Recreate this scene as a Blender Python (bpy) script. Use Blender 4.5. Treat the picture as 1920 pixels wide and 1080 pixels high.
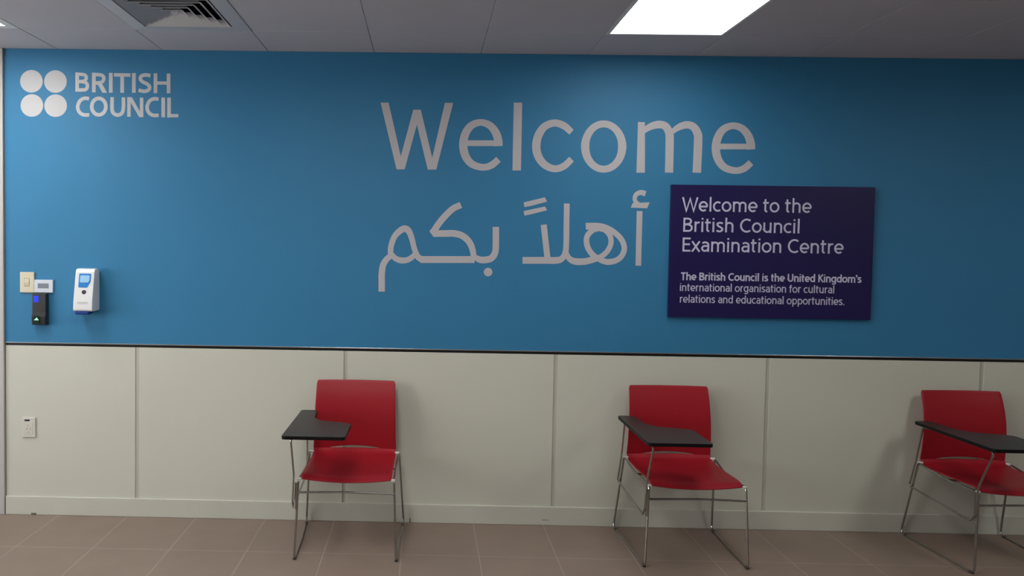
import bpy, bmesh, math, random
from mathutils import Vector, Matrix

for o in list(bpy.data.objects):
    bpy.data.objects.remove(o, do_unlink=True)
SC = bpy.context.scene
COL = SC.collection

# ------------------------------------------------------------------ camera
FPX = 1480.0                                   # focal length in pixels of the 1920 px frame
PX, PY = 773.045, 520.430                      # optical axis in the cropped frame
R_ = Vector((0.99974186, 0.01713301, 0.01492242))
U_ = Vector((-0.01555745, 0.03755051, 0.99917364))
F_ = Vector((-0.01655851, 0.99914785, -0.03780736))
EYE = Vector((2.41176, -4.48932, 1.57931))
cd = bpy.data.cameras.new('camera')
cd.sensor_fit = 'HORIZONTAL'
cd.sensor_width = 36.0
cd.lens = FPX / 1920.0 * 36.0
cd.shift_x = (960 - PX) / 1920.0
cd.shift_y = (PY - 540) / 1920.0
cd.clip_start = 0.05
cam = bpy.data.objects.new('camera', cd)
COL.objects.link(cam)
m3 = Matrix((R_, U_, -F_)).transposed()
cam.matrix_world = Matrix.Translation(EYE) @ m3.to_4x4()
SC.camera = cam


def on_wall(px, py, y=0.0):
    """the point of the plane at depth y that the photo shows at this pixel"""
    d = F_ + R_ * ((px - PX) / FPX) - U_ * ((py - PY) / FPX)
    t = (y - EYE.y) / d.y
    return EYE + d * t


# ------------------------------------------------------------------ light and exposure
SC.view_settings.view_transform = 'Standard'
SC.view_settings.look = 'None'
SC.view_settings.exposure = 0.09
SC.view_settings.gamma = 1.0
SC.view_settings.use_curve_mapping = False
w = bpy.data.worlds.new('world')
SC.world = w
w.use_nodes = True
w.node_tree.nodes['Background'].inputs[0].default_value = (0.6, 0.65, 0.7, 1)
w.node_tree.nodes['Background'].inputs[1].default_value = 0.02
# ceiling light fittings: x centre, y of the near-wall edge, radiance of the lens
LIGHTS = [
    (0.005, -0.42, 12.2, 0.045),
    (3.605, -0.42, 6.0, 0.018),
    (1.805, -1.62, 15.0, 0.026),  # unseen fitting, added to balance the light on wall and chairs
    (6.005, -1.62, 10.5, 0.026),  # unseen fitting, added to light the right end from the right
]
WINDOW = 6.2          # radiance of the daylight of an unseen window added in the left wall

# ------------------------------------------------------------------ dimensions
H = 2.6755
X0, X1, Y1 = -2.695, 9.305, -7.62
ZT = 1.003            # bottom of the blue panelling

# ------------------------------------------------------------------ materials
MAT = {}


def mat(name, col, rough=0.5, metal=0.0, spec=0.5, noise=0.0, scale=8.0, bump=0.0, bscale=200.0, emit=None, estr=0.0, coat=0.0):
    m = bpy.data.materials.new(name)
    m.use_nodes = True
    nt = m.node_tree
    b = nt.nodes['Principled BSDF']
    b.inputs['Base Color'].default_value = (*col, 1)
    b.inputs['Roughness'].default_value = rough
    b.inputs['Metallic'].default_value = metal
    b.inputs['Specular IOR Level'].default_value = spec
    b.inputs['Coat Weight'].default_value = coat
    tc = nt.nodes.new('ShaderNodeTexCoord')
    if noise:
        n = nt.nodes.new('ShaderNodeTexNoise')
        n.inputs['Scale'].default_value = scale
        n.inputs['Detail'].default_value = 4
        nt.links.new(tc.outputs['Object'], n.inputs['Vector'])
        r = nt.nodes.new('ShaderNodeMapRange')
        r.inputs['From Min'].default_value = 0.3
        r.inputs['From Max'].default_value = 0.7
        r.inputs['To Min'].default_value = 1 - noise
        r.inputs['To Max'].default_value = 1 + noise
        nt.links.new(n.outputs['Fac'], r.inputs['Value'])
        mx = nt.nodes.new('ShaderNodeVectorMath')
        mx.operation = 'SCALE'
        mx.inputs[0].default_value = col
        nt.links.new(r.outputs['Result'], mx.inputs['Scale'])
        nt.links.new(mx.outputs['Vector'], b.inputs['Base Color'])
    if bump:
        n2 = nt.nodes.new('ShaderNodeTexNoise')
        n2.inputs['Scale'].default_value = bscale
        n2.inputs['Detail'].default_value = 3
        nt.links.new(tc.outputs['Object'], n2.inputs['Vector'])
        bp = nt.nodes.new('ShaderNodeBump')
        bp.inputs['Strength'].default_value = bump
        bp.inputs['Distance'].default_value = 0.002
        nt.links.new(n2.outputs['Fac'], bp.inputs['Height'])
        nt.links.new(bp.outputs['Normal'], b.inputs['Normal'])
    if emit:
        b.inputs['Emission Color'].default_value = (*emit, 1)
        b.inputs['Emission Strength'].default_value = estr
    MAT[name] = m
    return m


mat('wall_paint', (0.66, 0.65, 0.62), 0.7, noise=0.015, bump=0.05)
mat('blue_vinyl', (0.035, 0.205, 0.395), 0.55, spec=0.35, noise=0.02, scale=2.5, bump=0.03, bscale=120)
mat('white_panel', (0.63, 0.635, 0.545), 0.5, spec=0.35, noise=0.012, scale=1.5)
mat('joint_strip', (0.52, 0.515, 0.44), 0.45, spec=0.4)
mat('baseboard_paint', (0.60, 0.60, 0.52), 0.4, noise=0.02, scale=5)
mat('dark_gap', (0.006, 0.006, 0.007), 0.35)
mat('aluminium', (0.55, 0.56, 0.57), 0.3, metal=1.0)
mat('post_paint', (0.52, 0.50, 0.485), 0.5)
mat('lettering', (0.52, 0.505, 0.53), 0.5, spec=0.35, noise=0.01)
mat('logo_white', (0.55, 0.555, 0.565), 0.5, spec=0.35, noise=0.01)
mat('navy_board', (0.016, 0.011, 0.080), 0.4, spec=0.3, noise=0.03, scale=3)
mat('board_text', (0.60, 0.58, 0.76), 0.5)
mat('ceiling_tile', (0.56, 0.55, 0.585), 0.85, spec=0.2, noise=0.02, scale=3, bump=0.25, bscale=160)
mat('grid_metal', (0.60, 0.60, 0.61), 0.5)
mat('void', (0.02, 0.02, 0.022), 0.9)
mat('vent_metal', (0.58, 0.58, 0.60), 0.45)
mat('lamp_frame', (0.75, 0.75, 0.75), 0.4)
mat('red_plastic', (0.335, 0.010, 0.019), 0.42, spec=0.3, noise=0.02, scale=6, bump=0.12, bscale=500)
mat('chrome', (0.43, 0.43, 0.42), 0.2, metal=1.0, noise=0.03, scale=30)
mat('black_laminate', (0.028, 0.025, 0.023), 0.42, spec=0.45, noise=0.06, scale=20)
mat('black_edge', (0.004, 0.004, 0.004), 0.5, spec=0.2)
mat('clip_plastic', (0.75, 0.74, 0.70), 0.3)
mat('glide_rubber', (0.05, 0.045, 0.04), 0.5)
mat('disp_white', (0.78, 0.79, 0.80), 0.32, noise=0.01)
mat('disp_blue', (0.004, 0.045, 0.26), 0.35)
mat('label_blue', (0.02, 0.22, 0.62), 0.3)
mat('label_pale', (0.33, 0.62, 0.88), 0.3)
mat('steel_dark', (0.09, 0.09, 0.09), 0.35, metal=0.6)
mat('faint_grey', (0.55, 0.55, 0.53), 0.5)
mat('switch_cream', (0.68, 0.62, 0.46), 0.4)
mat('switch_shadow', (0.40, 0.36, 0.27), 0.5)
mat('plate_white', (0.66, 0.70, 0.78), 0.35)
mat('plate_grey', (0.20, 0.23, 0.27), 0.4)
mat('reader_black', (0.022, 0.022, 0.024), 0.35, noise=0.05)
mat('reader_side', (0.008, 0.008, 0.009), 0.4)
mat('screen_blue', (0.01, 0.02, 0.3), 0.3, emit=(0.01, 0.04, 1.0), estr=0.75)
mat('sensor_green', (0.0, 0.02, 0.008), 0.25)
mat('sensor_glow', (0.3, 0.6, 0.45), 0.3, emit=(0.5, 1.0, 0.75), estr=0.55)
mat('outlet_white', (0.66, 0.65, 0.58), 0.4)
mat('outlet_dark', (0.01, 0.01, 0.01), 0.5)
mat('tile_scuff', (0.16, 0.13, 0.11), 0.7)


def floor_material():
    m = bpy.data.materials.new('floor_tile')
    m.use_nodes = True
    nt = m.node_tree
    b = nt.nodes['Principled BSDF']
    tc = nt.nodes.new('ShaderNodeTexCoord')
    mp = nt.nodes.new('ShaderNodeMapping')
    mp.inputs['Location'].default_value = (-1.909 + 4.0, 0.485 + 9.0, 0)
    br = nt.nodes.new('ShaderNodeTexBrick')
    br.offset = 0.0
    br.squash = 1.0
    br.inputs['Scale'].default_value = 1.0
    br.inputs['Brick Width'].default_value = 0.4
    br.inputs['Row Height'].default_value = 0.6
    br.inputs['Mortar Size'].default_value = 0.0024
    br.inputs['Mortar Smooth'].default_value = 0.3
    br.inputs['Bias'].default_value = 0.0
    br.inputs['Color1'].default_value = (0.258, 0.193, 0.155, 1)
    br.inputs['Color2'].default_value = (0.250, 0.187, 0.150, 1)
    br.inputs['Mortar'].default_value = (0.37, 0.31, 0.265, 1)
    nt.links.new(tc.outputs['Object'], mp.inputs['Vector'])
    nt.links.new(mp.outputs['Vector'], br.inputs['Vector'])
    n = nt.nodes.new('ShaderNodeTexNoise')
    n.inputs['Scale'].default_value = 5
    n.inputs['Detail'].default_value = 5
    nt.links.new(tc.outputs['Object'], n.inputs['Vector'])
    r = nt.nodes.new('ShaderNodeMapRange')
    r.inputs['From Min'].default_value = 0.3
    r.inputs['From Max'].default_value = 0.7
    r.inputs['To Min'].default_value = 0.95
    r.inputs['To Max'].default_value = 1.05
    nt.links.new(n.outputs['Fac'], r.inputs['Value'])
    v = nt.nodes.new('ShaderNodeVectorMath')
    v.operation = 'SCALE'
    nt.links.new(br.outputs['Color'], v.inputs[0])
    nt.links.new(r.outputs['Result'], v.inputs['Scale'])
    nt.links.new(v.outputs['Vector'], b.inputs['Base Color'])
    b.inputs['Roughness'].default_value = 0.45
    b.inputs['Specular IOR Level'].default_value = 0.35
    bp = nt.nodes.new('ShaderNodeBump')
    bp.invert = True
    bp.inputs['Strength'].default_value = 0.3
    bp.inputs['Distance'].default_value = 0.001
    nt.links.new(br.outputs['Fac'], bp.inputs['Height'])
    nt.links.new(bp.outputs['Normal'], b.inputs['Normal'])
    MAT['floor_tile'] = m


floor_material()


def lens_material(name, strength):
    mat(name, (0.85, 0.86, 0.86), 0.4, emit=(1.0, 0.985, 0.95), estr=strength)


# ------------------------------------------------------------------ helpers
def link(name, me, parent=None):
    o = bpy.data.objects.new(name, me)
    COL.objects.link(o)
    if parent is not None:
        o.parent = parent
    return o


def obj(name, bm, material, parent=None, bevel=0.0, segs=2, smooth=False, angle=35):
    bmesh.ops.recalc_face_normals(bm, faces=bm.faces[:])
    me = bpy.data.meshes.new(name)
    bm.to_mesh(me)
    bm.free()
    mats = material if isinstance(material, (list, tuple)) else [material]
    for k in mats:
        me.materials.append(MAT[k])
    if smooth:
        for p in me.polygons:
            p.use_smooth = True
        me.set_sharp_from_angle(angle=math.radians(angle))
    o = link(name, me, parent)
    if bevel:
        md = o.modifiers.new('bevel', 'BEVEL')
        md.width = bevel
        md.segments = segs
        md.limit_method = 'ANGLE'
        md.angle_limit = math.radians(40)
        md.use_clamp_overlap = True
    return o


def thing(name, label, cat, loc=(0, 0, 0), group=None):
    o = bpy.data.objects.new(name, None)
    o.empty_display_size = 0.1
    COL.objects.link(o)
    o.location = loc
    return tag(o, label, cat, group)


def tag(o, label, cat, group=None):
    o['label'] = label
    o['category'] = cat
    if group:
        o['group'] = group
    return o


def struct(name, bm, material, parent=None, bevel=0.0):
    o = obj(name, bm, material, parent, bevel)
    if parent is None:
        o['kind'] = 'structure'
    return o


def add_box(bm, x0, x1, y0, y1, z0, z1, mi=0):
    vs = [bm.verts.new((x, y, z)) for x in (x0, x1) for y in (y0, y1) for z in (z0, z1)]
    for idx in ((0, 1, 3, 2), (4, 6, 7, 5), (0, 4, 5, 1), (2, 3, 7, 6), (0, 2, 6, 4), (1, 5, 7, 3)):
        f = bm.faces.new([vs[i] for i in idx])
        f.material_index = mi


def box(*a):
    bm = bmesh.new()
    add_box(bm, *a)
    return bm


def round_path(pts, r, n=6):
    """polyline with its inner corners rounded to radius r"""
    pts = [Vector(p) for p in pts]
    out = [pts[0]]
    for i in range(1, len(pts) - 1):
        a, b, c = pts[i - 1], pts[i], pts[i + 1]
        u, v = (a - b), (c - b)
        lu, lv = u.length, v.length
        u.normalize()
        v.normalize()
        rr = r[i] if isinstance(r, (list, tuple)) else r
        ang = math.acos(max(-1, min(1, u.dot(v))))
        t = min(rr / math.tan(ang / 2), lu * 0.48, lv * 0.48) if ang > 0.01 else 0
        p0, p1 = b + u * t, b + v * t
        for k in range(n + 1):
            s = k / n
            out.append(p0 * (1 - s) ** 2 + b * 2 * s * (1 - s) + p1 * s * s)
    out.append(pts[-1])
    return out


def add_tube(bm, path, r, seg=10, caps=True, closed=False):
    path = [Vector(p) for p in path]
    n = len(path)
    rings = []
    T0 = (path[1] - path[0]).normalized()
    N = T0.orthogonal().normalized()
    for i in range(n):
        if closed:
            T = (path[(i + 1) % n] - path[i - 1]).normalized()
        elif i == 0:
            T = T0
        elif i == n - 1:
            T = (path[-1] - path[-2]).normalized()
        else:
            T = ((path[i + 1] - path[i]).normalized() + (path[i] - path[i - 1]).normalized()).normalized()
        N = (N - T * N.dot(T)).normalized()
        B = T.cross(N)
        rings.append([bm.verts.new(path[i] + (N * math.cos(2 * math.pi * k / seg) + B * math.sin(2 * math.pi * k / seg)) * r)
                      for k in range(seg)])
    rng = range(n) if closed else range(n - 1)
    for i in rng:
        a, b = rings[i], rings[(i + 1) % n]
        for k in range(seg):
            bm.faces.new((a[k], a[(k + 1) % seg], b[(k + 1) % seg], b[k]))
    if caps and not closed:
        bm.faces.new(rings[0][::-1])
        bm.faces.new(rings[-1])


def tube(path, r, seg=10, closed=False):
    bm = bmesh.new()
    add_tube(bm, path, r, seg, closed=closed)
    return bm


def prism(outline, z0, z1, ax='z'):
    """outline in two coordinates, extruded along the third axis"""
    bm = bmesh.new()

    def P(a, b, c):
        return (a, b, c) if ax == 'z' else ((a, c, b) if ax == 'y' else (c, a, b))
    lo = [bm.verts.new(P(a, b, z0)) for a, b in outline]
    hi = [bm.verts.new(P(a, b, z1)) for a, b in outline]
    n = len(outline)
    bm.faces.new(lo[::-1])
    bm.faces.new(hi)
    for i in range(n):
        bm.faces.new((lo[i], lo[(i + 1) % n], hi[(i + 1) % n], hi[i]))
    return bm


def round_poly(pts, r, n=5):
    """closed 2-D outline with rounded corners; r one radius or one per corner"""
    out = []
    m = len(pts)
    for i in range(m):
        a, b, c = Vector(pts[i - 1]), Vector(pts[i]), Vector(pts[(i + 1) % m])
        u, v = a - b, c - b
        lu, lv = u.length, v.length
        u.normalize()
        v.normalize()
        rr = r[i] if isinstance(r, (list, tuple)) else r
        ang = math.acos(max(-1, min(1, u.dot(v))))
        t = min(rr / math.tan(ang / 2), lu * 0.49, lv * 0.49)
        if rr <= 0 or t < 1e-5:
            out.append(tuple(b))
            continue
        for k in range(n + 1):
            s = k / n
            out.append(tuple((b + u * t) * (1 - s) ** 2 + b * 2 * s * (1 - s) + (b + v * t) * s * s))
    return out


def catmull(pts, n=8, closed=False):
    P = [Vector(p) for p in pts]
    m = len(P)
    out = []
    rng = m if closed else m - 1
    for i in range(rng):
        if closed:
            a, b, c, d = P[i - 1], P[i], P[(i + 1) % m], P[(i + 2) % m]
        else:
            b, c = P[i], P[i + 1]
            a = P[i - 1] if i > 0 else b * 2 - c
            d = P[i + 2] if i + 2 < m else c * 2 - b
        for k in range(n):
            t = k / n
            out.append(0.5 * ((2 * b) + (c - a) * t + (2 * a - 5 * b + 4 * c - d) * t * t + (3 * b - a - 3 * c + d) * t ** 3))
    if not closed:
        out.append(P[-1])
    return out


class Ink:
    """flat strokes and outlines collected in 2-D, turned into one thin raised mesh"""

    def __init__(self):
        self.items = []

    def poly(self, pts):
        self.items.append(('p', [Vector(p) for p in pts]))
        return self

    def line(self, pts, wd, smooth=False, closed=False, n=8):
        """wd: one width, or a width per traced point"""
        ws = wd if isinstance(wd, (list, tuple)) else [wd] * len(pts)
        if smooth:
            q = catmull([(p[0], p[1], w_) for p, w_ in zip(pts, ws)], n, closed)
            P = [Vector((a[0], a[1])) for a in q]
            W = [a[2] for a in q]
        else:
            P, W = [Vector(p) for p in pts], list(ws)
        m = len(P)
        L, Rr = [], []
        for i in range(m):
            if closed:
                t1, t2 = P[i] - P[i - 1], P[(i + 1) % m] - P[i]
            else:
                t1 = P[i] - P[i - 1] if i > 0 else P[1] - P[0]
                t2 = P[i + 1] - P[i] if i < m - 1 else P[-1] - P[-2]
            t1, t2 = t1.normalized(), t2.normalized()
            n1, n2 = Vector((-t1.y, t1.x)), Vector((-t2.y, t2.x))
            b = (n1 + n2)
            if b.length < 1e-6:
                b = n1
            b.normalize()
            k = 1 / max(0.45, b.dot(n1))
            L.append(P[i] + b * (W[i] / 2 * k))
            Rr.append(P[i] - b * (W[i] / 2 * k))
        self.items.append(('s', L, Rr, closed))
        return self

    def disc(self, c, r, n=40):
        return self.poly([(c[0] + r * math.cos(2 * math.pi * k / n), c[1] + r * math.sin(2 * math.pi * k / n)) for k in range(n)])

    def mesh(self, fn, th=0.0009):
        """fn maps the 2-D coordinates and a height to a 3-D point"""
        bm = bmesh.new()
        for j, it in enumerate(self.items):
            h = th + j * 0.00004
            if it[0] == 'p':
                pts = it[1]
                hi = [bm.verts.new(fn(p.x, p.y, h)) for p in pts]
                lo = [bm.verts.new(fn(p.x, p.y, 0)) for p in pts]
                f = bm.faces.new(hi)
                n = len(pts)
                for i in range(n):
                    bm.faces.new((hi[i], hi[(i + 1) % n], lo[(i + 1) % n], lo[i]))
                bmesh.ops.triangulate(bm, faces=[f])
            else:
                L, Rr, closed = it[1:]
                n = len(L)
                hl = [bm.verts.new(fn(p.x, p.y, h)) for p in L]
                hr = [bm.verts.new(fn(p.x, p.y, h)) for p in Rr]
                ll = [bm.verts.new(fn(p.x, p.y, 0)) for p in L]
                lr = [bm.verts.new(fn(p.x, p.y, 0)) for p in Rr]
                for i in range(n if closed else n - 1):
                    k = (i + 1) % n
                    bm.faces.new((hl[i], hl[k], hr[k], hr[i]))
                    bm.faces.new((hl[i], hl[k], ll[k], ll[i]))
                    bm.faces.new((hr[i], hr[k], lr[k], lr[i]))
                if not closed:
                    bm.faces.new((hl[0], hr[0], lr[0], ll[0]))
                    bm.faces.new((hl[-1], hr[-1], lr[-1], ll[-1]))
        return bm


# ------------------------------------------------------------------ the room
struct('floor', box(X0, X1, Y1, 0.0, -0.1, 0.0), 'floor_tile')
wall = struct('wall_back', box(X0, X1, 0.016, 0.13, -0.1, H + 0.2), 'wall_paint')
WY0, WY1, WZ0, WZ1 = -4.5, -1.0, 0.8, 2.4          # opening of the added window in the left wall
bm = bmesh.new()
for y0, y1, z0, z1 in ((Y1, WY0, -0.1, H + 0.2), (WY1, 0.13, -0.1, H + 0.2), (WY0, WY1, -0.1, WZ0), (WY0, WY1, WZ1, H + 0.2)):
    add_box(bm, X0 - 0.1, X0, y0, y1, z0, z1)
struct('wall_left', bm, 'wall_paint')
bm = bmesh.new()
for k in range(4):
    yc = WY0 + (WY1 - WY0) * k / 3
    add_box(bm, X0 - 0.07, X0 - 0.02, max(WY0, yc - 0.03), min(WY1, yc + 0.03), WZ0, WZ1)
for zc in (WZ0 + 0.03, WZ1 - 0.03):
    add_box(bm, X0 - 0.068, X0 - 0.022, WY0, WY1, zc - 0.03, zc + 0.03)
win = struct('added_window', bm, 'post_paint')  # unseen window, added as a soft source on the left
mat('daylight', (0.8, 0.8, 0.8), 0.5, emit=(0.95, 0.98, 1.0), estr=WINDOW)
struct('glow_pane', box(X0 - 0.055, X0 - 0.045, WY0, WY1, WZ0, WZ1), 'daylight', win)  # emitting pane of the added window
struct('wall_right', box(X1, X1 + 0.1, Y1, 0.13, -0.1, H + 0.2), 'wall_paint')
struct('wall_front', box(X0 - 0.1, X1 + 0.1, Y1 - 0.1, Y1, -0.1, H + 0.2), 'wall_paint')

# blue panelling over white panels; the joints of the white ones are 1.2 m apart
PX0 = 0.0
bm = box(PX0, X1, 0.0, 0.016, ZT, H + 0.02)
blue = struct('blue_panel', bm, 'blue_vinyl', wall)
blue['label'] = 'sky blue panelling'
seams = [0.763 + 1.2 * k for k in range(8)]
edges = [PX0] + [s for s in seams if s < X1] + [X1]
zb0, zb1 = 0.10, ZT - 0.020
for a, b in zip(edges[:-1], edges[1:]):
    la = a + (0.011 if a > PX0 else 0.0)
    lb = b - (0.011 if b < X1 else 0.0)
    struct('white_panel', box(la, lb, 0.0, 0.016, zb0, zb1), 'white_panel', wall, bevel=0.0015)
for s in edges[1:-1]:
    struct('joint_strip', box(s - 0.011, s + 0.011, 0.004, 0.016, zb0, zb1), 'joint_strip', wall)
gap = struct('shadow_gap', box(PX0, X1, 0.004, 0.016, zb1, ZT - 0.004), 'dark_gap', wall)
struct('trim_1', box(PX0, X1, -0.003, 0.016, ZT - 0.0055, ZT + 0.0005), 'aluminium', None, bevel=0.001)
struct('trim_2', box(-0.32, -0.004, -0.014, 0.016, 0.0, H - 0.001), 'post_paint', None, bevel=0.003)
struct('baseboard_back', box(PX0, X1, -0.009, 0.016, 0.0, 0.107), 'baseboard_paint', None, bevel=0.003)
bm = bmesh.new()
for x, wd, z0, z1 in ((2.345, 0.006, 0.0, 0.026), (0.165, 0.03, 0.0, 0.012)):
    add_box(bm, x - wd / 2, x + wd / 2, -0.0097, -0.0088, z0, z1)
add_box(bm, 3.10, 3.14, -0.0097, -0.0088, 0.030, 0.033)
obj('scuff_mark', bm, 'tile_scuff', bpy.data.objects['baseboard_back'])

# suspended ceiling: 0.6 m tiles in a lay-in grid, joints at x = 0.305 + 0.6 k and y = -0.42 - 0.6 k
xs = [X0] + [0.305 + 0.6 * k for k in range(-4, 15)] + [X1]
ys = [0.0] + [-0.42 - 0.6 * k for k in range(0, 13)]
ys = [y for y in ys if y > Y1 + 0.01] + [Y1]
holes = [(0.905, 1.505, -1.02, -0.42)] + [(x - 0.3, x + 0.3, y - 1.2, y) for x, y, s, b in LIGHTS]


def in_hole(xa, ya):
    return any(h[0] < xa < h[1] and h[2] < ya < h[3] for h in holes)


bm = bmesh.new()
for xa, xb in zip(xs[:-1], xs[1:]):
    for yb, ya in zip(ys[:-1], ys[1:]):
        if in_hole((xa + xb) / 2, (ya + yb) / 2):
            continue
        g = 0.0024
        add_box(bm, xa + g, xb - g, ya + g, yb - g, H, H + 0.015)
ceiling = struct('ceiling', bm, 'ceiling_tile', None, bevel=0.0015)
bm = bmesh.new()
for xa in xs[1:-1]:
    for yb, ya in zip(ys[:-1], ys[1:]):
        if not in_hole(xa, (ya + yb) / 2):
            add_box(bm, xa - 0.012, xa + 0.012, ya, yb, H + 0.0035, H + 0.018)
for ya in ys[1:-1]:
    for xa, xb in zip(xs[:-1], xs[1:]):
        if not in_hole((xa + xb) / 2, ya):
            add_box(bm, xa, xb, ya - 0.012, ya + 0.012, H + 0.0035, H + 0.018)
struct('ceiling_grid', bm, 'grid_metal', ceiling)
struct('ceiling_slab', box(X0, X1, Y1, 0.0, H + 0.32, H + 0.4), 'void', ceiling)


# ------------------------------------------------------------------ ceiling lights
def ceiling_light(x, y, strength, b, label):
    t = thing('ceiling_light', label, 'light', (x, y - 0.6, H), 'recessed ceiling lights')
    f = bmesh.new()
    hx, hy, dp = 0.298, 0.598, 0.055
    for a in ((-hx, -hx + b, -hy, hy), (hx - b, hx, -hy, hy), (-hx + b, hx - b, -hy, -hy + b), (-hx + b, hx - b, hy - b, hy)):
        add_box(f, *a, -0.001, 0.004)
    ix, iy = hx - b, hy - b
    for a in ((-ix - 0.003, -ix, -iy, iy), (ix, ix + 0.003, -iy, iy), (-ix, ix, -iy - 0.003, -iy), (-ix, ix, iy, iy + 0.003)):
        add_box(f, *a, 0.004, dp + 0.02)
    obj('frame', f, 'lamp_frame', t)
    nm = 'lens_%.2f' % strength
    if nm not in MAT:
        lens_material(nm, strength)
    obj('lens', box(-ix + 0.001, ix - 0.001, -iy + 0.001, iy - 0.001, dp, dp + 0.006), nm, t)
    obj('housing', box(-ix, ix, -iy, iy, dp + 0.01, 0.13), 'lamp_frame', t)
    return t


LL = ['recessed white panel light in the ceiling at the left end above the round-dotted logo',
      'bright recessed panel light in the ceiling above the word Welcome',
      'unseen recessed panel light added in the ceiling in front of the air vent',
      'unseen recessed panel light added in the ceiling in front of the rightmost chair']
for (x, y, s, b), lb in zip(LIGHTS, LL):
    ceiling_light(x, y, s, b, lb)

# ------------------------------------------------------------------ four-way air diffuser
vent = thing('air_vent', 'square white four-way air vent with dark slots in the ceiling', 'vent', (1.205, -0.72, H))
f = bmesh.new()
o_, i_ = 0.298, 0.222


def ring(bm, a, za, b, zb, th=0.0):
    """square sloping band from half-size a at za to half-size b at zb"""
    va = [bm.verts.new((sx * a, sy * a, za)) for sx, sy in ((-1, -1), (1, -1), (1, 1), (-1, 1))]
    vb = [bm.verts.new((sx * b, sy * b, zb)) for sx, sy in ((-1, -1), (1, -1), (1, 1), (-1, 1))]
    va2 = [bm.verts.new((v.co.x, v.co.y, v.co.z + th)) for v in va]
    vb2 = [bm.verts.new((v.co.x, v.co.y, v.co.z + th)) for v in vb]
    for k in range(4):
        j = (k + 1) % 4
        bm.faces.new((va[k], va[j], vb[j], vb[k]))
        bm.faces.new((va2[k], vb2[k], vb2[j], va2[j]))
        bm.faces.new((va[k], va2[k], va2[j], va[j]))
        bm.faces.new((vb[k], vb[j], vb2[j], vb2[k]))


ring(f, o_, -0.002, i_, -0.006, 0.006)
obj('vent_frame', f, 'vent_metal', vent)
for k in range(5):
    f = bmesh.new()
    a = 0.214 - k * 0.040
    ring(f, a, -0.006, a - 0.034, 0.020, 0.0022)
    obj('louver', f, 'vent_metal', vent)
f = bmesh.new()
add_box(f, -0.014, 0.014, -0.014, 0.014, -0.004, 0.004)
obj('centre_plate', f, 'vent_metal', vent)
f = bmesh.new()
for a in ((-0.285, -0.28, -0.285, 0.285), (0.28, 0.285, -0.285, 0.285), (-0.28, 0.28, -0.285, -0.28), (-0.28, 0.28, 0.28, 0.285)):
    add_box(f, *a, 0.006, 0.2)
add_box(f, -0.285, 0.285, -0.285, 0.285, 0.2, 0.205)
obj('duct_box', f, 'void', vent)


# ------------------------------------------------------------------ lettering on the blue wall
def zoomed(ox, oy, k):
    return lambda x, y, h: on_wall(ox + x / k, oy + y / k, 0.0) + Vector((0, -h, 0))


def letters(parent, fn, inks, material, name='letter'):
    for ink in inks:
        bm = ink.mesh(fn)
        if parent.location.length:
            bmesh.ops.translate(bm, verts=bm.verts, vec=-parent.location)
        obj(name, bm, material, parent)


def base(px, py):
    return on_wall(px, py, 0.0)


t = thing('wall_lettering', 'very large off-white word Welcome in Latin letters on the blue wall', 'lettering', base(1065, 322))
z1 = zoomed(690, 170, 4.8)
W = Ink().poly([(113, 108), (185, 108), (295, 590), (408, 172), (475, 172), (578, 605), (692, 110), (767, 110),
                (614, 710), (538, 710), (440, 305), (330, 708), (257, 708)])
E_ = [(1175, 499), (1171, 445), (1148, 375), (1095, 312), (1015, 286), (932, 313), (878, 385), (857, 487),
      (878, 590), (938, 662), (1035, 690), (1112, 670), (1174, 618)]
EW = [74, 74, 72, 66, 60, 66, 72, 74, 72, 66, 60, 62, 60]


def ink_e(dx=0, dy=0):
    return Ink().line([(x + dx, y + dy) for x, y in E_], EW, True).line([(890 + dx, 473 + dy), (1170 + dx, 473 + dy)], 51)


l_ = Ink().poly([(1312, 108), (1388, 108), (1376, 718), (1300, 718)])
c_ = Ink().line([(1832, 374), (1765, 317), (1680, 291), (1592, 322), (1535, 400), (1514, 500), (1533, 592), (1592, 668),
                 (1680, 703), (1762, 680), (1832, 616)], [58, 64, 64, 68, 73, 75, 73, 68, 62, 62, 58], True)
letters(t, z1, [W, ink_e(), l_, c_], 'lettering')
z2 = zoomed(1050, 170, 4.8)
oo = Ink().line([(393 + 167 * math.cos(a * math.pi / 20), 503 + 204 * math.sin(a * math.pi / 20)) for a in range(40)],
                [75 - 13 * abs(math.sin(a * math.pi / 20)) for a in range(40)], False, True)
mm = (Ink().poly([(702, 282), (764, 284), (764, 738), (688, 738)])
      .line([(735, 378), (795, 334), (850, 311), (905, 305), (950, 322), (978, 368), (987, 430), (981, 738)],
            [40, 56, 66, 68, 70, 72, 74, 74], True)
      .line([(1000, 378), (1058, 335), (1108, 313), (1155, 308), (1203, 328), (1235, 380), (1243, 445), (1231, 738)],
            [40, 56, 64, 66, 70, 74, 76, 76], True))
letters(t, z2, [oo, mm, ink_e(545, 30)], 'lettering')

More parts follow.
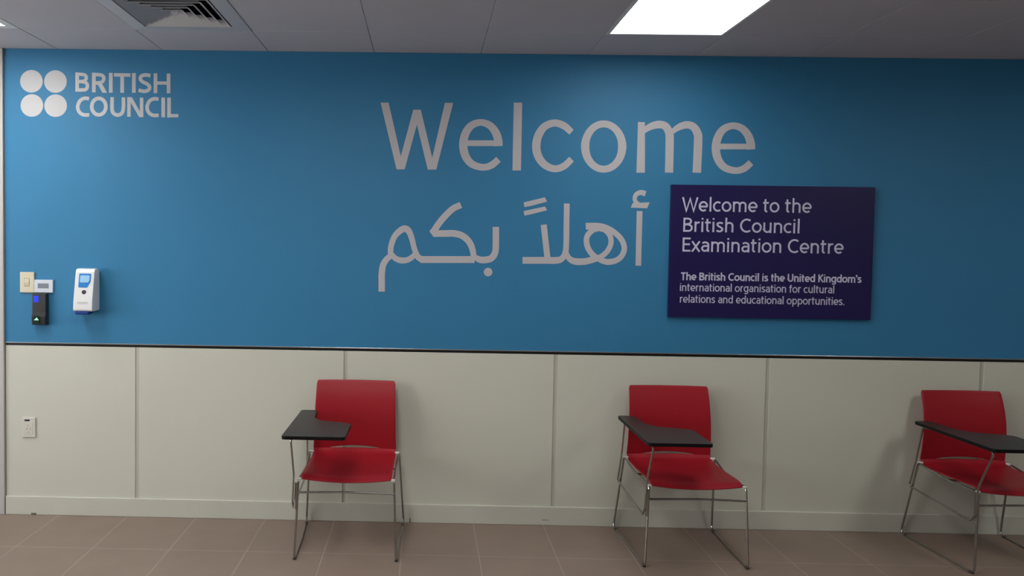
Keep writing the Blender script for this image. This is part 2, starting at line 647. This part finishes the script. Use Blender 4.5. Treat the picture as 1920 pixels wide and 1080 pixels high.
t = thing('wall_lettering', 'large off-white Arabic greeting in two words on the blue wall, left of the navy sign',
          'lettering', base(960, 545))
z3 = zoomed(690, 350, 5.144)
kaf = (Ink().line([(896, 176), (820, 212), (745, 282), (680, 360), (628, 440)], 62, True)
       .poly([(594, 432), (632, 485), (660, 485), (660, 420), (640, 400), (600, 415)])
       .line([(640, 452), (740, 452), (835, 452), (915, 477), (978, 537), (1010, 615), (1020, 700)], [64, 64, 64, 64, 62, 58, 54], True))
meem = (Ink().line([(132, 1012), (132, 920), (133, 835), (148, 750), (190, 690), (240, 662)], [62, 62, 62, 60, 56, 50], True)
        .line([(217, 660), (222, 575), (256, 482), (310, 425), (355, 405), (393, 428), (422, 500), (448, 600), (478, 672), (520, 703)],
              [52, 54, 56, 62, 64, 60, 54, 52, 56, 62], True)
        .line([(228, 655), (270, 695), (330, 712), (395, 700), (455, 655)], [50, 54, 58, 54, 50], True)
        .line([(505, 703), (1028, 703)], 66))
beh = Ink().line([(1233, 388), (1233, 560), (1226, 635), (1192, 688), (1135, 706), (1080, 704), (1030, 680)], [62, 62, 62, 64, 64, 62, 50], True)
letters(t, z3, [meem, kaf, beh], 'lettering')
letters(t, z3, [Ink().disc((1158, 824), 41)], 'lettering', 'dot')
z4 = zoomed(950, 340, 6.0)
lam = (Ink().line([(178, 889), (440, 889), (560, 889), (622, 868), (660, 800), (670, 700), (673, 480), (677, 250)],
                  [76, 76, 76, 68, 64, 64, 64, 64], True)
       .line([(416, 488), (460, 875)], 68)
       .line([(664, 780), (690, 850), (735, 890), (800, 904), (890, 900), (970, 878)], [50, 60, 70, 76, 74, 70], True))
heh = (Ink().line([(930, 898), (1010, 870), (1080, 835), (1140, 775), (1172, 700), (1165, 620), (1112, 552), (1040, 528)],
                  [62, 62, 60, 58, 58, 58, 60, 62], True)
       .line([(1060, 529), (1040, 528), (965, 552), (910, 610), (898, 680), (920, 760), (970, 828), (1030, 870)],
             [62, 62, 62, 62, 62, 64, 64, 64], True)
       .line([(1000, 852), (1030, 870), (1090, 898), (1150, 907), (1225, 892), (1285, 850), (1320, 780), (1315, 705), (1270, 628),
              (1190, 560), (1100, 517), (1010, 502), (890, 506)],
             [60, 62, 64, 66, 64, 62, 62, 62, 62, 64, 68, 70, 76], True))
letters(t, z4, [lam, heh, Ink().poly([(1463, 335), (1528, 335), (1512, 950), (1450, 948)])], 'lettering')
letters(t, z4, [Ink().poly([(190, 237), (430, 180), (455, 228), (270, 278), (200, 290)])
                .poly([(190, 335), (430, 283), (455, 325), (270, 372), (200, 386)])], 'lettering', 'vowel_mark')
letters(t, z4, [Ink().line([(1562, 140), (1510, 126), (1458, 148), (1440, 195), (1455, 235), (1490, 262)], [60, 58, 50, 46, 46, 46], True)
                .poly([(1418, 244), (1608, 236), (1580, 304), (1395, 296)])], 'lettering', 'hamza_mark')

# logo: four discs and two lines of capitals
t = thing('wall_logo', 'white four-disc logo with two lines of capitals at the left end of the blue wall', 'logo', base(185, 222))
z5 = zoomed(20, 110, 5.818)
letters(t, z5, [Ink().disc(c, 123, 56) for c in ((227, 247), (489, 250), (232, 511), (491, 513))], 'logo_white', 'disc')


def cap_c(dx=0, dy=0):
    return Ink().line([(856 + dx, 437 + dy), (805 + dx, 433 + dy), (757 + dx, 460 + dy), (732 + dx, 522 + dy), (748 + dx, 580 + dy),
                       (795 + dx, 612 + dy), (858 + dx, 613 + dy)], 39, True)


cap_n = Ink().poly([(1272, 420), (1322, 420), (1410, 575), (1410, 425), (1448, 425), (1448, 638), (1402, 638), (1310, 478), (1310, 633), (1272, 633)])
caps = [
    Ink().line([(726, 150), (726, 360)], 40).line([(715, 171), (775, 171), (815, 182), (826, 211), (808, 240), (770, 250), (715, 250)], 36, True)
    .line([(715, 251), (785, 251), (825, 266), (838, 300), (822, 334), (780, 341), (715, 341)], 38, True),
    Ink().line([(908, 153), (908, 368)], 40).line([(895, 175), (965, 175), (1005, 188), (1017, 220), (1000, 253), (960, 265), (895, 265)], 38, True)
    .poly([(940, 262), (992, 258), (1052, 372), (1002, 372)]),
    Ink().line([(1093, 155), (1093, 371)], 41),
    Ink().line([(1128, 177), (1306, 179)], 38).line([(1217, 177), (1217, 373)], 41),
    Ink().line([(1345, 157), (1345, 373)], 41),
    Ink().line([(1525, 186), (1475, 178), (1428, 190), (1415, 224), (1445, 255), (1492, 277), (1517, 312), (1500, 345), (1455, 356), (1395, 344)], 39, True),
    Ink().line([(1580, 160), (1580, 376)], 40).line([(1723, 162), (1723, 377)], 40).line([(1580, 266), (1723, 267)], 36),
    cap_c(),
    Ink().line([(962 + 77 * math.cos(a * math.pi / 16), 523 + 90 * math.sin(a * math.pi / 16)) for a in range(32)], 40, False, True),
    Ink().line([(1108, 420), (1107, 545), (1122, 594), (1168, 615), (1212, 596), (1230, 545), (1231, 422)], 40, True),
    cap_n,
    cap_c(757, 5),
    Ink().line([(1665, 424), (1665, 640)], 40),
    Ink().line([(1728, 426), (1728, 642)], 40).line([(1728, 622), (1830, 622)], 36),
]
letters(t, z5, caps, 'logo_white')


# ------------------------------------------------------------------ lettering for the navy sign: a stroke alphabet
def arc(cx, cy, rx, ry, a0, a1, n=14):
    return [(cx + rx * math.cos(math.radians(a0 + (a1 - a0) * k / n)), cy + ry * math.sin(math.radians(a0 + (a1 - a0) * k / n)))
            for k in range(n + 1)]


def glyphs(wt):
    h = wt / 2
    xh = 0.74
    X = xh - h          # centre line at x-height
    C = 1.0 - h         # centre line at cap height
    m = xh / 2
    G = {}
    bowl = lambda cx, r: arc(cx, m, r, m - h, 0, 360, 24)
    G['o'] = (0.66, [bowl(0.33, 0.25)])
    G['c'] = (0.55, [arc(0.33, m, 0.25, m - h, 52, 308, 18)])
    G['e'] = (0.64, [arc(0.33, m, 0.24, m - h, -2, 310, 22), [(0.10, m - 0.02), (0.58, m - 0.02)]])
    G['l'] = (0.27, [[(0.135, 0), (0.135, 1.04)]])
    G['i'] = (0.27, [[(0.135, 0), (0.135, xh)], [(0.135, 0.88), (0.135, 1.0)]])
    G['t'] = (0.42, [[(0.17, 0.94), (0.17, 0.2)] + arc(0.29, 0.18, 0.12, 0.18 - h, 180, 275, 6), [(0.03, X), (0.38, X)]])
    G['h'] = (0.66, [[(0.13, 0), (0.13, 1.04)], [(0.13, 0.52)] + arc(0.33, 0.48, 0.2, X - 0.48, 140, 0, 8) + [(0.53, 0)]])
    G['n'] = (0.66, [[(0.13, 0), (0.13, xh)], [(0.13, 0.52)] + arc(0.33, 0.48, 0.2, X - 0.48, 140, 0, 8) + [(0.53, 0)]])
    G['m'] = (1.0, [[(0.13, 0), (0.13, xh)], [(0.13, 0.52)] + arc(0.315, 0.48, 0.185, X - 0.48, 140, 0, 8) + [(0.5, 0)],
                    [(0.5, 0.52)] + arc(0.685, 0.48, 0.185, X - 0.48, 140, 0, 8) + [(0.87, 0)]])
    G['r'] = (0.43, [[(0.13, 0), (0.13, xh)], [(0.13, 0.48)] + arc(0.34, 0.5, 0.2, X - 0.5, 150, 75, 6)])
    G['u'] = (0.66, [[(0.53, xh), (0.53, 0)], [(0.13, xh), (0.13, 0.27)] + arc(0.33, 0.27, 0.2, 0.27 - h, 180, 320, 8) + [(0.53, 0.24)]])
    G['a'] = (0.60, [[(0.12, 0.62)] + arc(0.29, 0.5, 0.2, X - 0.5, 110, 0, 7) + [(0.49, 0)],
                     [(0.49, 0.41), (0.29, 0.41)] + arc(0.28, 0.24, 0.18, 0.24 - h + 0.0, 100, 270, 9) + [(0.38, 0.09), (0.49, 0.2)]])
    G['s'] = (0.53, [[(0.44, 0.62), (0.36, X - 0.01), (0.24, X), (0.12, 0.62), (0.11, 0.52), (0.2, 0.42), (0.34, 0.34), (0.43, 0.24), (0.41, 0.13),
                      (0.3, h), (0.18, h), (0.07, 0.12)]])
    G['d'] = (0.67, [[(0.54, 0), (0.54, 1.04)], bowl(0.32, 0.225)])
    G['p'] = (0.67, [[(0.13, -0.28), (0.13, xh)], bowl(0.35, 0.225)])
    G['g'] = (0.67, [[(0.54, xh), (0.54, -0.05)] + arc(0.33, -0.06, 0.21, 0.2 - h + 0.02, 0, -150, 9), bowl(0.32, 0.225)])
    G['f'] = (0.40, [[(0.17, 0), (0.17, 0.82)] + arc(0.31, 0.82, 0.14, C - 0.80, 180, 80, 6), [(0.03, X), (0.36, X)]])
    G['x'] = (0.58, [[(0.05, 0), (0.52, xh)], [(0.52, 0), (0.05, xh)]])
    G['W'] = (1.02, [[(0.05, 1), (0.28, 0.02), (0.51, 0.9), (0.74, 0.02), (0.97, 1)]])
    G['B'] = (0.70, [[(0.13, 0), (0.13, 1)], [(0.13, C), (0.36, C)] + arc(0.36, 0.75, 0.19, C - 0.75, 80, -80, 8) + [(0.13, 0.52)],
                     [(0.13, 0.52), (0.4, 0.52)] + arc(0.4, 0.28, 0.21, 0.28 - h, 80, -80, 8) + [(0.13, h)]])
    G['C'] = (0.76, [arc(0.46, 0.5, 0.36, 0.5 - h, 52, 308, 18)])
    G['E'] = (0.62, [[(0.13, 0), (0.13, 1)], [(0.13, C), (0.57, C)], [(0.13, 0.52), (0.53, 0.52)], [(0.13, h), (0.57, h)]])
    G['T'] = (0.64, [[(0.03, C), (0.61, C)], [(0.32, 0), (0.32, 1)]])
    G['U'] = (0.78, [[(0.13, 1), (0.13, 0.35)] + arc(0.39, 0.35, 0.26, 0.35 - h, 180, 360, 10) + [(0.65, 1)]])
    G['K'] = (0.68, [[(0.13, 0), (0.13, 1)], [(0.6, 1), (0.15, 0.46)], [(0.26, 0.56), (0.64, 0)]])
    G["'"] = (0.2, [[(0.1, 0.72), (0.1, 1.0)]])
    G['.'] = (0.25, [[(0.12, 0), (0.12, 0.13)]])
    G[' '] = (0.30, [])
    return G


def text_words(s, wt, width, cap):
    """one ink per word, the line's left end at 0, squeezed to a width"""
    G = glyphs(wt)
    tot = sum(G[c][0] for c in s)
    k = width / (tot - 0.1)
    inks = [Ink()]
    x = -0.06
    for c in s:
        adv, strokes = G[c]
        if c == ' ':
            inks.append(Ink())
        for st in strokes:
            inks[-1].line([((x + p[0]) * k, p[1] * cap) for p in st], wt * cap)
        x += adv
    return inks


# ------------------------------------------------------------------ navy welcome sign
sg = thing('wall_sign', 'dark navy rectangular sign with pale English welcome text on the blue wall', 'sign',
           on_wall(1443, 598, 0.0))
SD = -0.022
c4 = [on_wall(1259, 345, SD), on_wall(1641, 352, SD), on_wall(1633, 600, SD), on_wall(1253, 594, SD)]
x0s, x1s = (c4[0].x + c4[3].x) / 2, (c4[1].x + c4[2].x) / 2
z0s, z1s = (c4[2].z + c4[3].z) / 2, (c4[0].z + c4[1].z) / 2
L0 = sg.location
obj('board', box(x0s - L0.x, x1s - L0.x, SD, -0.0001, z0s - L0.z, z1s - L0.z), 'navy_board', sg, bevel=0.0015)
PXM = 1 / 331.0


def sign_line(name, s, wt, ax, ay, bx, cap_px):
    """ax, ay: left end of the baseline in the photo; bx: right end"""
    p = on_wall(ax, ay, SD)
    q = on_wall(bx, ay + (bx - ax) * 0.018, SD)
    fn = lambda x, y, h: (p.x + x - L0.x, SD - h, p.z + y - L0.z)
    for ink in text_words(s, wt, q.x - p.x, cap_px * PXM):
        obj(name, ink.mesh(fn, 0.0006), 'board_text', sg)


zs = lambda x, y: (1230 + x / 3.725, 330 + y / 3.725)
for s, wt, a, b, cp, nm in (
        ('Welcome to the', 0.125, (187, 246), 1083, 26, 'heading_word'),
        ('British Council', 0.125, (188, 389), 1005, 26, 'heading_word'),
        ('Examination Centre', 0.125, (183, 527), 1306, 26, 'heading_word'),
        ("The British Council is the United Kingdom's", 0.17, (175, 727), 1433, 14.5, 'body_word'),
        ('international organisation for cultural', 0.125, (166, 803), 1245, 14.5, 'body_word'),
        ('relations and educational opportunities.', 0.125, (166, 884), 1315, 14.5, 'body_word')):
    A = zs(*a)
    B = zs(b, 0)
    sign_line(nm, s, wt, A[0], A[1], B[0], cp)

# ------------------------------------------------------------------ hand sanitiser dispenser
dx, dz = 0.4915, 1.19
d = thing('soap_dispenser', 'white wall-mounted hand sanitiser dispenser with blue label on the blue wall', 'dispenser', (dx, 0, dz))
prof = [(-0.0005, 0.006), (-0.0005, 0.232), (-0.03, 0.245), (-0.058, 0.242), (-0.070, 0.225), (-0.100, 0.06), (-0.104, 0.012),
        (-0.098, 0.005), (-0.06, 0.004)]
prof = round_poly(prof, [0, 0.004, 0.01, 0.012, 0.012, 0.03, 0.006, 0.005, 0])
body = prism(prof, -0.054, 0.054, 'x')
obj('body', body, 'disp_white', d, bevel=0.016, segs=5, smooth=True)


def front_y(z):          # the sloping face of the dispenser
    return -0.100 + (z - 0.06) / (0.225 - 0.06) * 0.030


def face_patch(name, outline, material, parent, off=0.0008, th=0.0012):
    bm = bmesh.new()
    hi = [bm.verts.new((x, front_y(z) - off - th, z)) for x, z in outline]
    lo = [bm.verts.new((x, front_y(z) + 0.002, z)) for x, z in outline]
    bm.faces.new(hi)
    n = len(outline)
    for i in range(n):
        bm.faces.new((hi[i], hi[(i + 1) % n], lo[(i + 1) % n], lo[i]))
    return obj(name, bm, material, parent)


lab = face_patch('label', round_poly([(-0.031, 0.216), (0.036, 0.216), (0.036, 0.172), (0.018, 0.138), (-0.031, 0.138)], 0.006), 'label_blue', d)
face_patch('label_picture', round_poly([(-0.024, 0.206), (0.030, 0.206), (0.030, 0.176), (0.022, 0.166), (-0.024, 0.166)], 0.005), 'label_pale', lab, 0.002)
bm = prism([(0.003 + 0.012 * math.cos(k * math.pi / 12), 0.112 + 0.012 * math.sin(k * math.pi / 12)) for k in range(24)], front_y(0.112) - 0.003, front_y(0.112) + 0.002, 'y')
obj('lock', bm, 'steel_dark', d)
face_patch('embossed_name', round_poly([(-0.030, 0.058), (0.026, 0.058), (0.026, 0.048), (-0.030, 0.048)], 0.002), 'faint_grey', d, -0.0002, 0.0008)
obj('push_bar', prism(round_poly([(-0.098, 0.018), (-0.100, -0.010), (-0.085, -0.016), (-0.03, -0.010), (-0.03, 0.01)], 0.005), -0.046, 0.030, 'x'),
    'disp_blue', d, bevel=0.003)

# ------------------------------------------------------------------ switch, small plate and fingerprint reader
sw = thing('light_switch', 'cream square light switch plate at the left end of the blue wall', 'switch', (0.130, 0, 1.348))
obj('plate', box(-0.041, 0.041, -0.010, -0.0003, -0.059, 0.059), 'switch_cream', sw, bevel=0.003)
rk = obj('rocker', prism([(-0.010, -0.020), (-0.0135, 0.0), (-0.012, 0.020), (-0.009, 0.021), (-0.009, -0.021)], -0.013, 0.013, 'x'), 'switch_cream', sw, bevel=0.001)
obj('rocker_rim', box(-0.016, 0.016, -0.0104, -0.009, -0.024, 0.024), 'switch_shadow', sw)
pl = thing('wall_plate', 'small white landscape plate with a grey window beside the cream switch', 'plate', (0.2265, 0, 1.3275))
obj('plate', box(-0.0535, 0.0535, -0.012, -0.0003, -0.0365, 0.0365), 'plate_white', pl, bevel=0.002)
obj('window', box(-0.033, 0.030, -0.0128, -0.011, -0.012, 0.016), 'plate_grey', pl)
rd = thing('fingerprint_reader', 'black fingerprint reader with blue screen and green sensor under the white plate', 'reader', (0.2115, 0, 1.105))
prof = round_poly([(-0.0005, 0.0), (-0.040, 0.003), (-0.044, 0.05), (-0.036, 0.075), (-0.036, 0.182), (-0.0005, 0.184)], [0, 0.006, 0.01, 0.02, 0.006, 0])
obj('body', prism(prof, -0.040, 0.040, 'x'), 'reader_black', rd, bevel=0.004, segs=3, smooth=True)
obj('screen', box(-0.030, -0.002, -0.0372, -0.035, 0.132, 0.168), 'screen_blue', rd, bevel=0.001)
sn = obj('sensor', prism(round_poly([(-0.026, 0.010), (0.006, 0.010), (0.008, 0.055), (-0.026, 0.055)], 0.006), -0.0458, -0.036, 'y'), 'sensor_green', rd)
obj('sensor_light', prism([(-0.024, 0.030), (0.004, 0.030), (-0.004, 0.040), (-0.008, 0.046), (-0.013, 0.040)], -0.0466, -0.045, 'y'), 'sensor_glow', sn)

ou = thing('power_outlet', 'white power socket plate low on the left white panel', 'socket', (0.137, 0, 0.51))
obj('plate', box(-0.038, 0.038, -0.009, -0.0003, -0.058, 0.058), 'outlet_white', ou, bevel=0.003)
obj('earth_slot', box(-0.024, 0.006, -0.0094, -0.008, 0.036, 0.046), 'outlet_dark', ou)
obj('socket_face', box(-0.024, 0.024, -0.0105, -0.008, -0.040, 0.032), 'outlet_white', ou, bevel=0.002)
bm = bmesh.new()
for a in ((-0.006, 0.002, 0.008, 0.014), (-0.012, -0.008, -0.016, 0.0), (0.008, 0.012, -0.016, 0.0), (-0.005, 0.005, -0.03, -0.026)):
    add_box(bm, a[0], a[1], -0.0109, -0.0095, a[2], a[3])
obj('pin_slots', bm, 'switch_shadow', ou)


# ------------------------------------------------------------------ red chairs with writing tablets
def shell(name, fn, nu, nv, material, parent, th):
    """grid fn(u, v) in [-1,1]x[0,1], thickened"""
    bm = bmesh.new()
    g = [[bm.verts.new(fn(-1 + 2 * i / nu, j / nv)) for i in range(nu + 1)] for j in range(nv + 1)]
    for j in range(nv):
        for i in range(nu):
            bm.faces.new((g[j][i], g[j][i + 1], g[j + 1][i + 1], g[j + 1][i]))
    o = obj(name, bm, material, parent, smooth=True, angle=50)
    s = o.modifiers.new('solidify', 'SOLIDIFY')
    s.thickness = th
    s.offset = 0
    b = o.modifiers.new('bevel', 'BEVEL')
    b.width = 0.0025
    b.segments = 2
    b.limit_method = 'ANGLE'
    b.angle_limit = math.radians(50)
    return o


def lerp_table(tab, t):
    for (a, va), (b, vb) in zip(tab[:-1], tab[1:]):
        if t <= b:
            s = (t - a) / (b - a)
            s = s * s * (3 - 2 * s) if False else s
            return [x + (y - x) * s for x, y in zip(va, vb)]
    return list(tab[-1][1])


BACK = catmull([(-0.086, 0.446), (-0.093, 0.50), (-0.098, 0.58), (-0.094, 0.66), (-0.078, 0.74), (-0.048, 0.826)], 6)
SEAT = catmull([(-0.0865, 0.4475), (-0.106, 0.428), (-0.16, 0.419), (-0.28, 0.417), (-0.40, 0.421), (-0.49, 0.424), (-0.53, 0.420), (-0.556, 0.408)], 5)


def sample(path, t):
    f_ = t * (len(path) - 1)
    i = min(int(f_), len(path) - 2)
    return path[i] + (path[i + 1] - path[i]) * (f_ - i)


def back_pt(u, v):
    arch = 0.062 * max(0.0, 1 - (u / 0.68) ** 2)
    t = arch + (1 - arch) * v
    p = sample(BACK, t)
    hw = 0.2205 + 0.0125 * (1 - v)
    dtop = (1 - v) * 0.38
    r = 0.006
    if dtop < r:
        hw -= r - math.sqrt(max(0, r * r - (r - dtop) ** 2))
    return (u * hw, p[0] + 0.016 * (1 - u * u), p[1])


def seat_pt(u, v):
    p = sample(SEAT, v)
    dip = 0.016 * (0.35 + 0.65 * v * v) * (1 - u * u) * min(1.0, v * 7)
    hw = 0.232 - 0.004 * v
    d_ = (1 - v) * 0.5
    r = 0.008
    if d_ < r:
        hw -= r - math.sqrt(max(0, r * r - (r - d_) ** 2))
    return (u * hw, p[0] + (0.016 * (1 - u * u) * max(0, 1 - v * 6)), p[1] - dip)


RR = 0.0058


def make_chair():
    t = thing('tablet_chair', 'chair', 'chair')
    shell('seat', seat_pt, 24, 35, 'red_plastic', t, 0.007)
    shell('backrest', back_pt, 24, 30, 'red_plastic', t, 0.007)
    for s in (-1, 1):
        pts = [(s * 0.262, -0.30, RR), (s * 0.279, -0.012, RR), (s * 0.251, -0.103, 0.430), (s * 0.240, -0.30, 0.401),
               (s * 0.240, -0.563, 0.408), (s * 0.256, -0.580, RR), (s * 0.262, -0.302, RR)]
        path = round_path(pts, [0, 0.03, 0.02, 0.05, 0.02, 0.03, 0])
        fr = obj('side_frame', tube(path[:-1], RR, 10, closed=True), 'chrome', t, smooth=True)
        for y in (-0.095, -0.525):
            x, yy = (s * 0.262, y)
            if y > -0.2:
                x, yy = s * 0.2745, -0.055
            else:
                x, yy = s * 0.2568, -0.562
            obj('glide', box(x - 0.008, x + 0.008, yy - 0.012, yy + 0.012, 0.0, 0.012), 'glide_rubber', fr, bevel=0.003)
        for (cy, cz) in ((-0.100, 0.434), (-0.553, 0.412)):
            xa, xb = sorted((s * 0.226, s * (0.252 if cy > -0.2 else 0.245)))
            obj('seat_clip', box(xa, xb, cy - 0.009, cy + 0.007, cz - 0.010, cz + 0.002), 'clip_plastic', t, bevel=0.003)
    # stretcher between the front legs, and one under the seat
    pts = [(-0.243, -0.5715, 0.344), (-0.12, -0.562, 0.344), (0, -0.558, 0.345), (0.12, -0.562, 0.344), (0.243, -0.5715, 0.344)]
    obj('stretcher', tube(catmull(pts, 5), 0.0052), 'chrome', t, smooth=True)
    obj('seat_bar', tube([(-0.236, -0.30, 0.395), (-0.15, -0.30, 0.388), (0.15, -0.30, 0.388), (0.236, -0.30, 0.395)], 0.0052), 'chrome', t, smooth=True)
    # writing tablet on its bent rod
    out = [(-0.299, -0.738), (0.010, -0.738), (0.012, -0.445), (-0.035, -0.418), (-0.155, -0.378), (-0.194, -0.315), (-0.206, -0.120), (-0.297, -0.120)]
    out = round_poly(out, [0.022, 0.02, 0.03, 0.05, 0.05, 0.10, 0.02, 0.02])
    bm = prism(out, 0.650, 0.668)
    for f_ in bm.faces:
        f_.normal_update()
        if abs(f_.normal.z) < 0.5:
            f_.material_index = 1
    obj('writing_tablet', bm, ['black_laminate', 'black_edge'], t, bevel=0.003)
    x = -0.262
    pts = [(x, -0.24, 0.645), (x - 0.002, -0.150, 0.640), (x - 0.003, -0.100, 0.436), (x - 0.012, -0.064, 0.290), (x - 0.004, -0.555, 0.262),
           (x - 0.004, -0.584, 0.300), (x + 0.002, -0.590, 0.440), (x + 0.002, -0.690, 0.640), (x + 0.002, -0.60, 0.645)]
    obj('tablet_support', tube(round_path(pts, [0, 0.02, 0.05, 0.012, 0.02, 0.02, 0.06, 0.02, 0]), 0.0050), 'chrome', t, smooth=True)
    bm = bmesh.new()
    add_tube(bm, [(-0.2485, -0.573, 0.395), (-0.2525, -0.577, 0.262)], 0.0085, 10)
    obj('clamp_sleeve', bm, 'chrome', t, smooth=True)
    return t


def copy_tree(o, parent=None):
    c = o.copy()
    COL.objects.link(c)
    if parent is not None:
        c.parent = parent
    for ch in list(o.children):
        copy_tree(ch, c)
    return c


proto = make_chair()
for i, (x, y, rz, lb) in enumerate((
        (2.030, -0.010, 0.0, 'red chair with black writing tablet standing below the Arabic word, seen straight on'),
        (3.785, -0.009, 0.0, 'red chair with black writing tablet standing below the left edge of the navy sign'),
        (5.411, -0.006, 0.0, 'red chair with black writing tablet at the far right, cut off by the photo edge'))):
    c = proto if i == 0 else copy_tree(proto)
    c.location = (x, y, 0)
    c.rotation_euler = (0, 0, rz)
    c['label'] = lb
    c['category'] = 'chair'
    c['group'] = 'red tablet chairs along the wall'
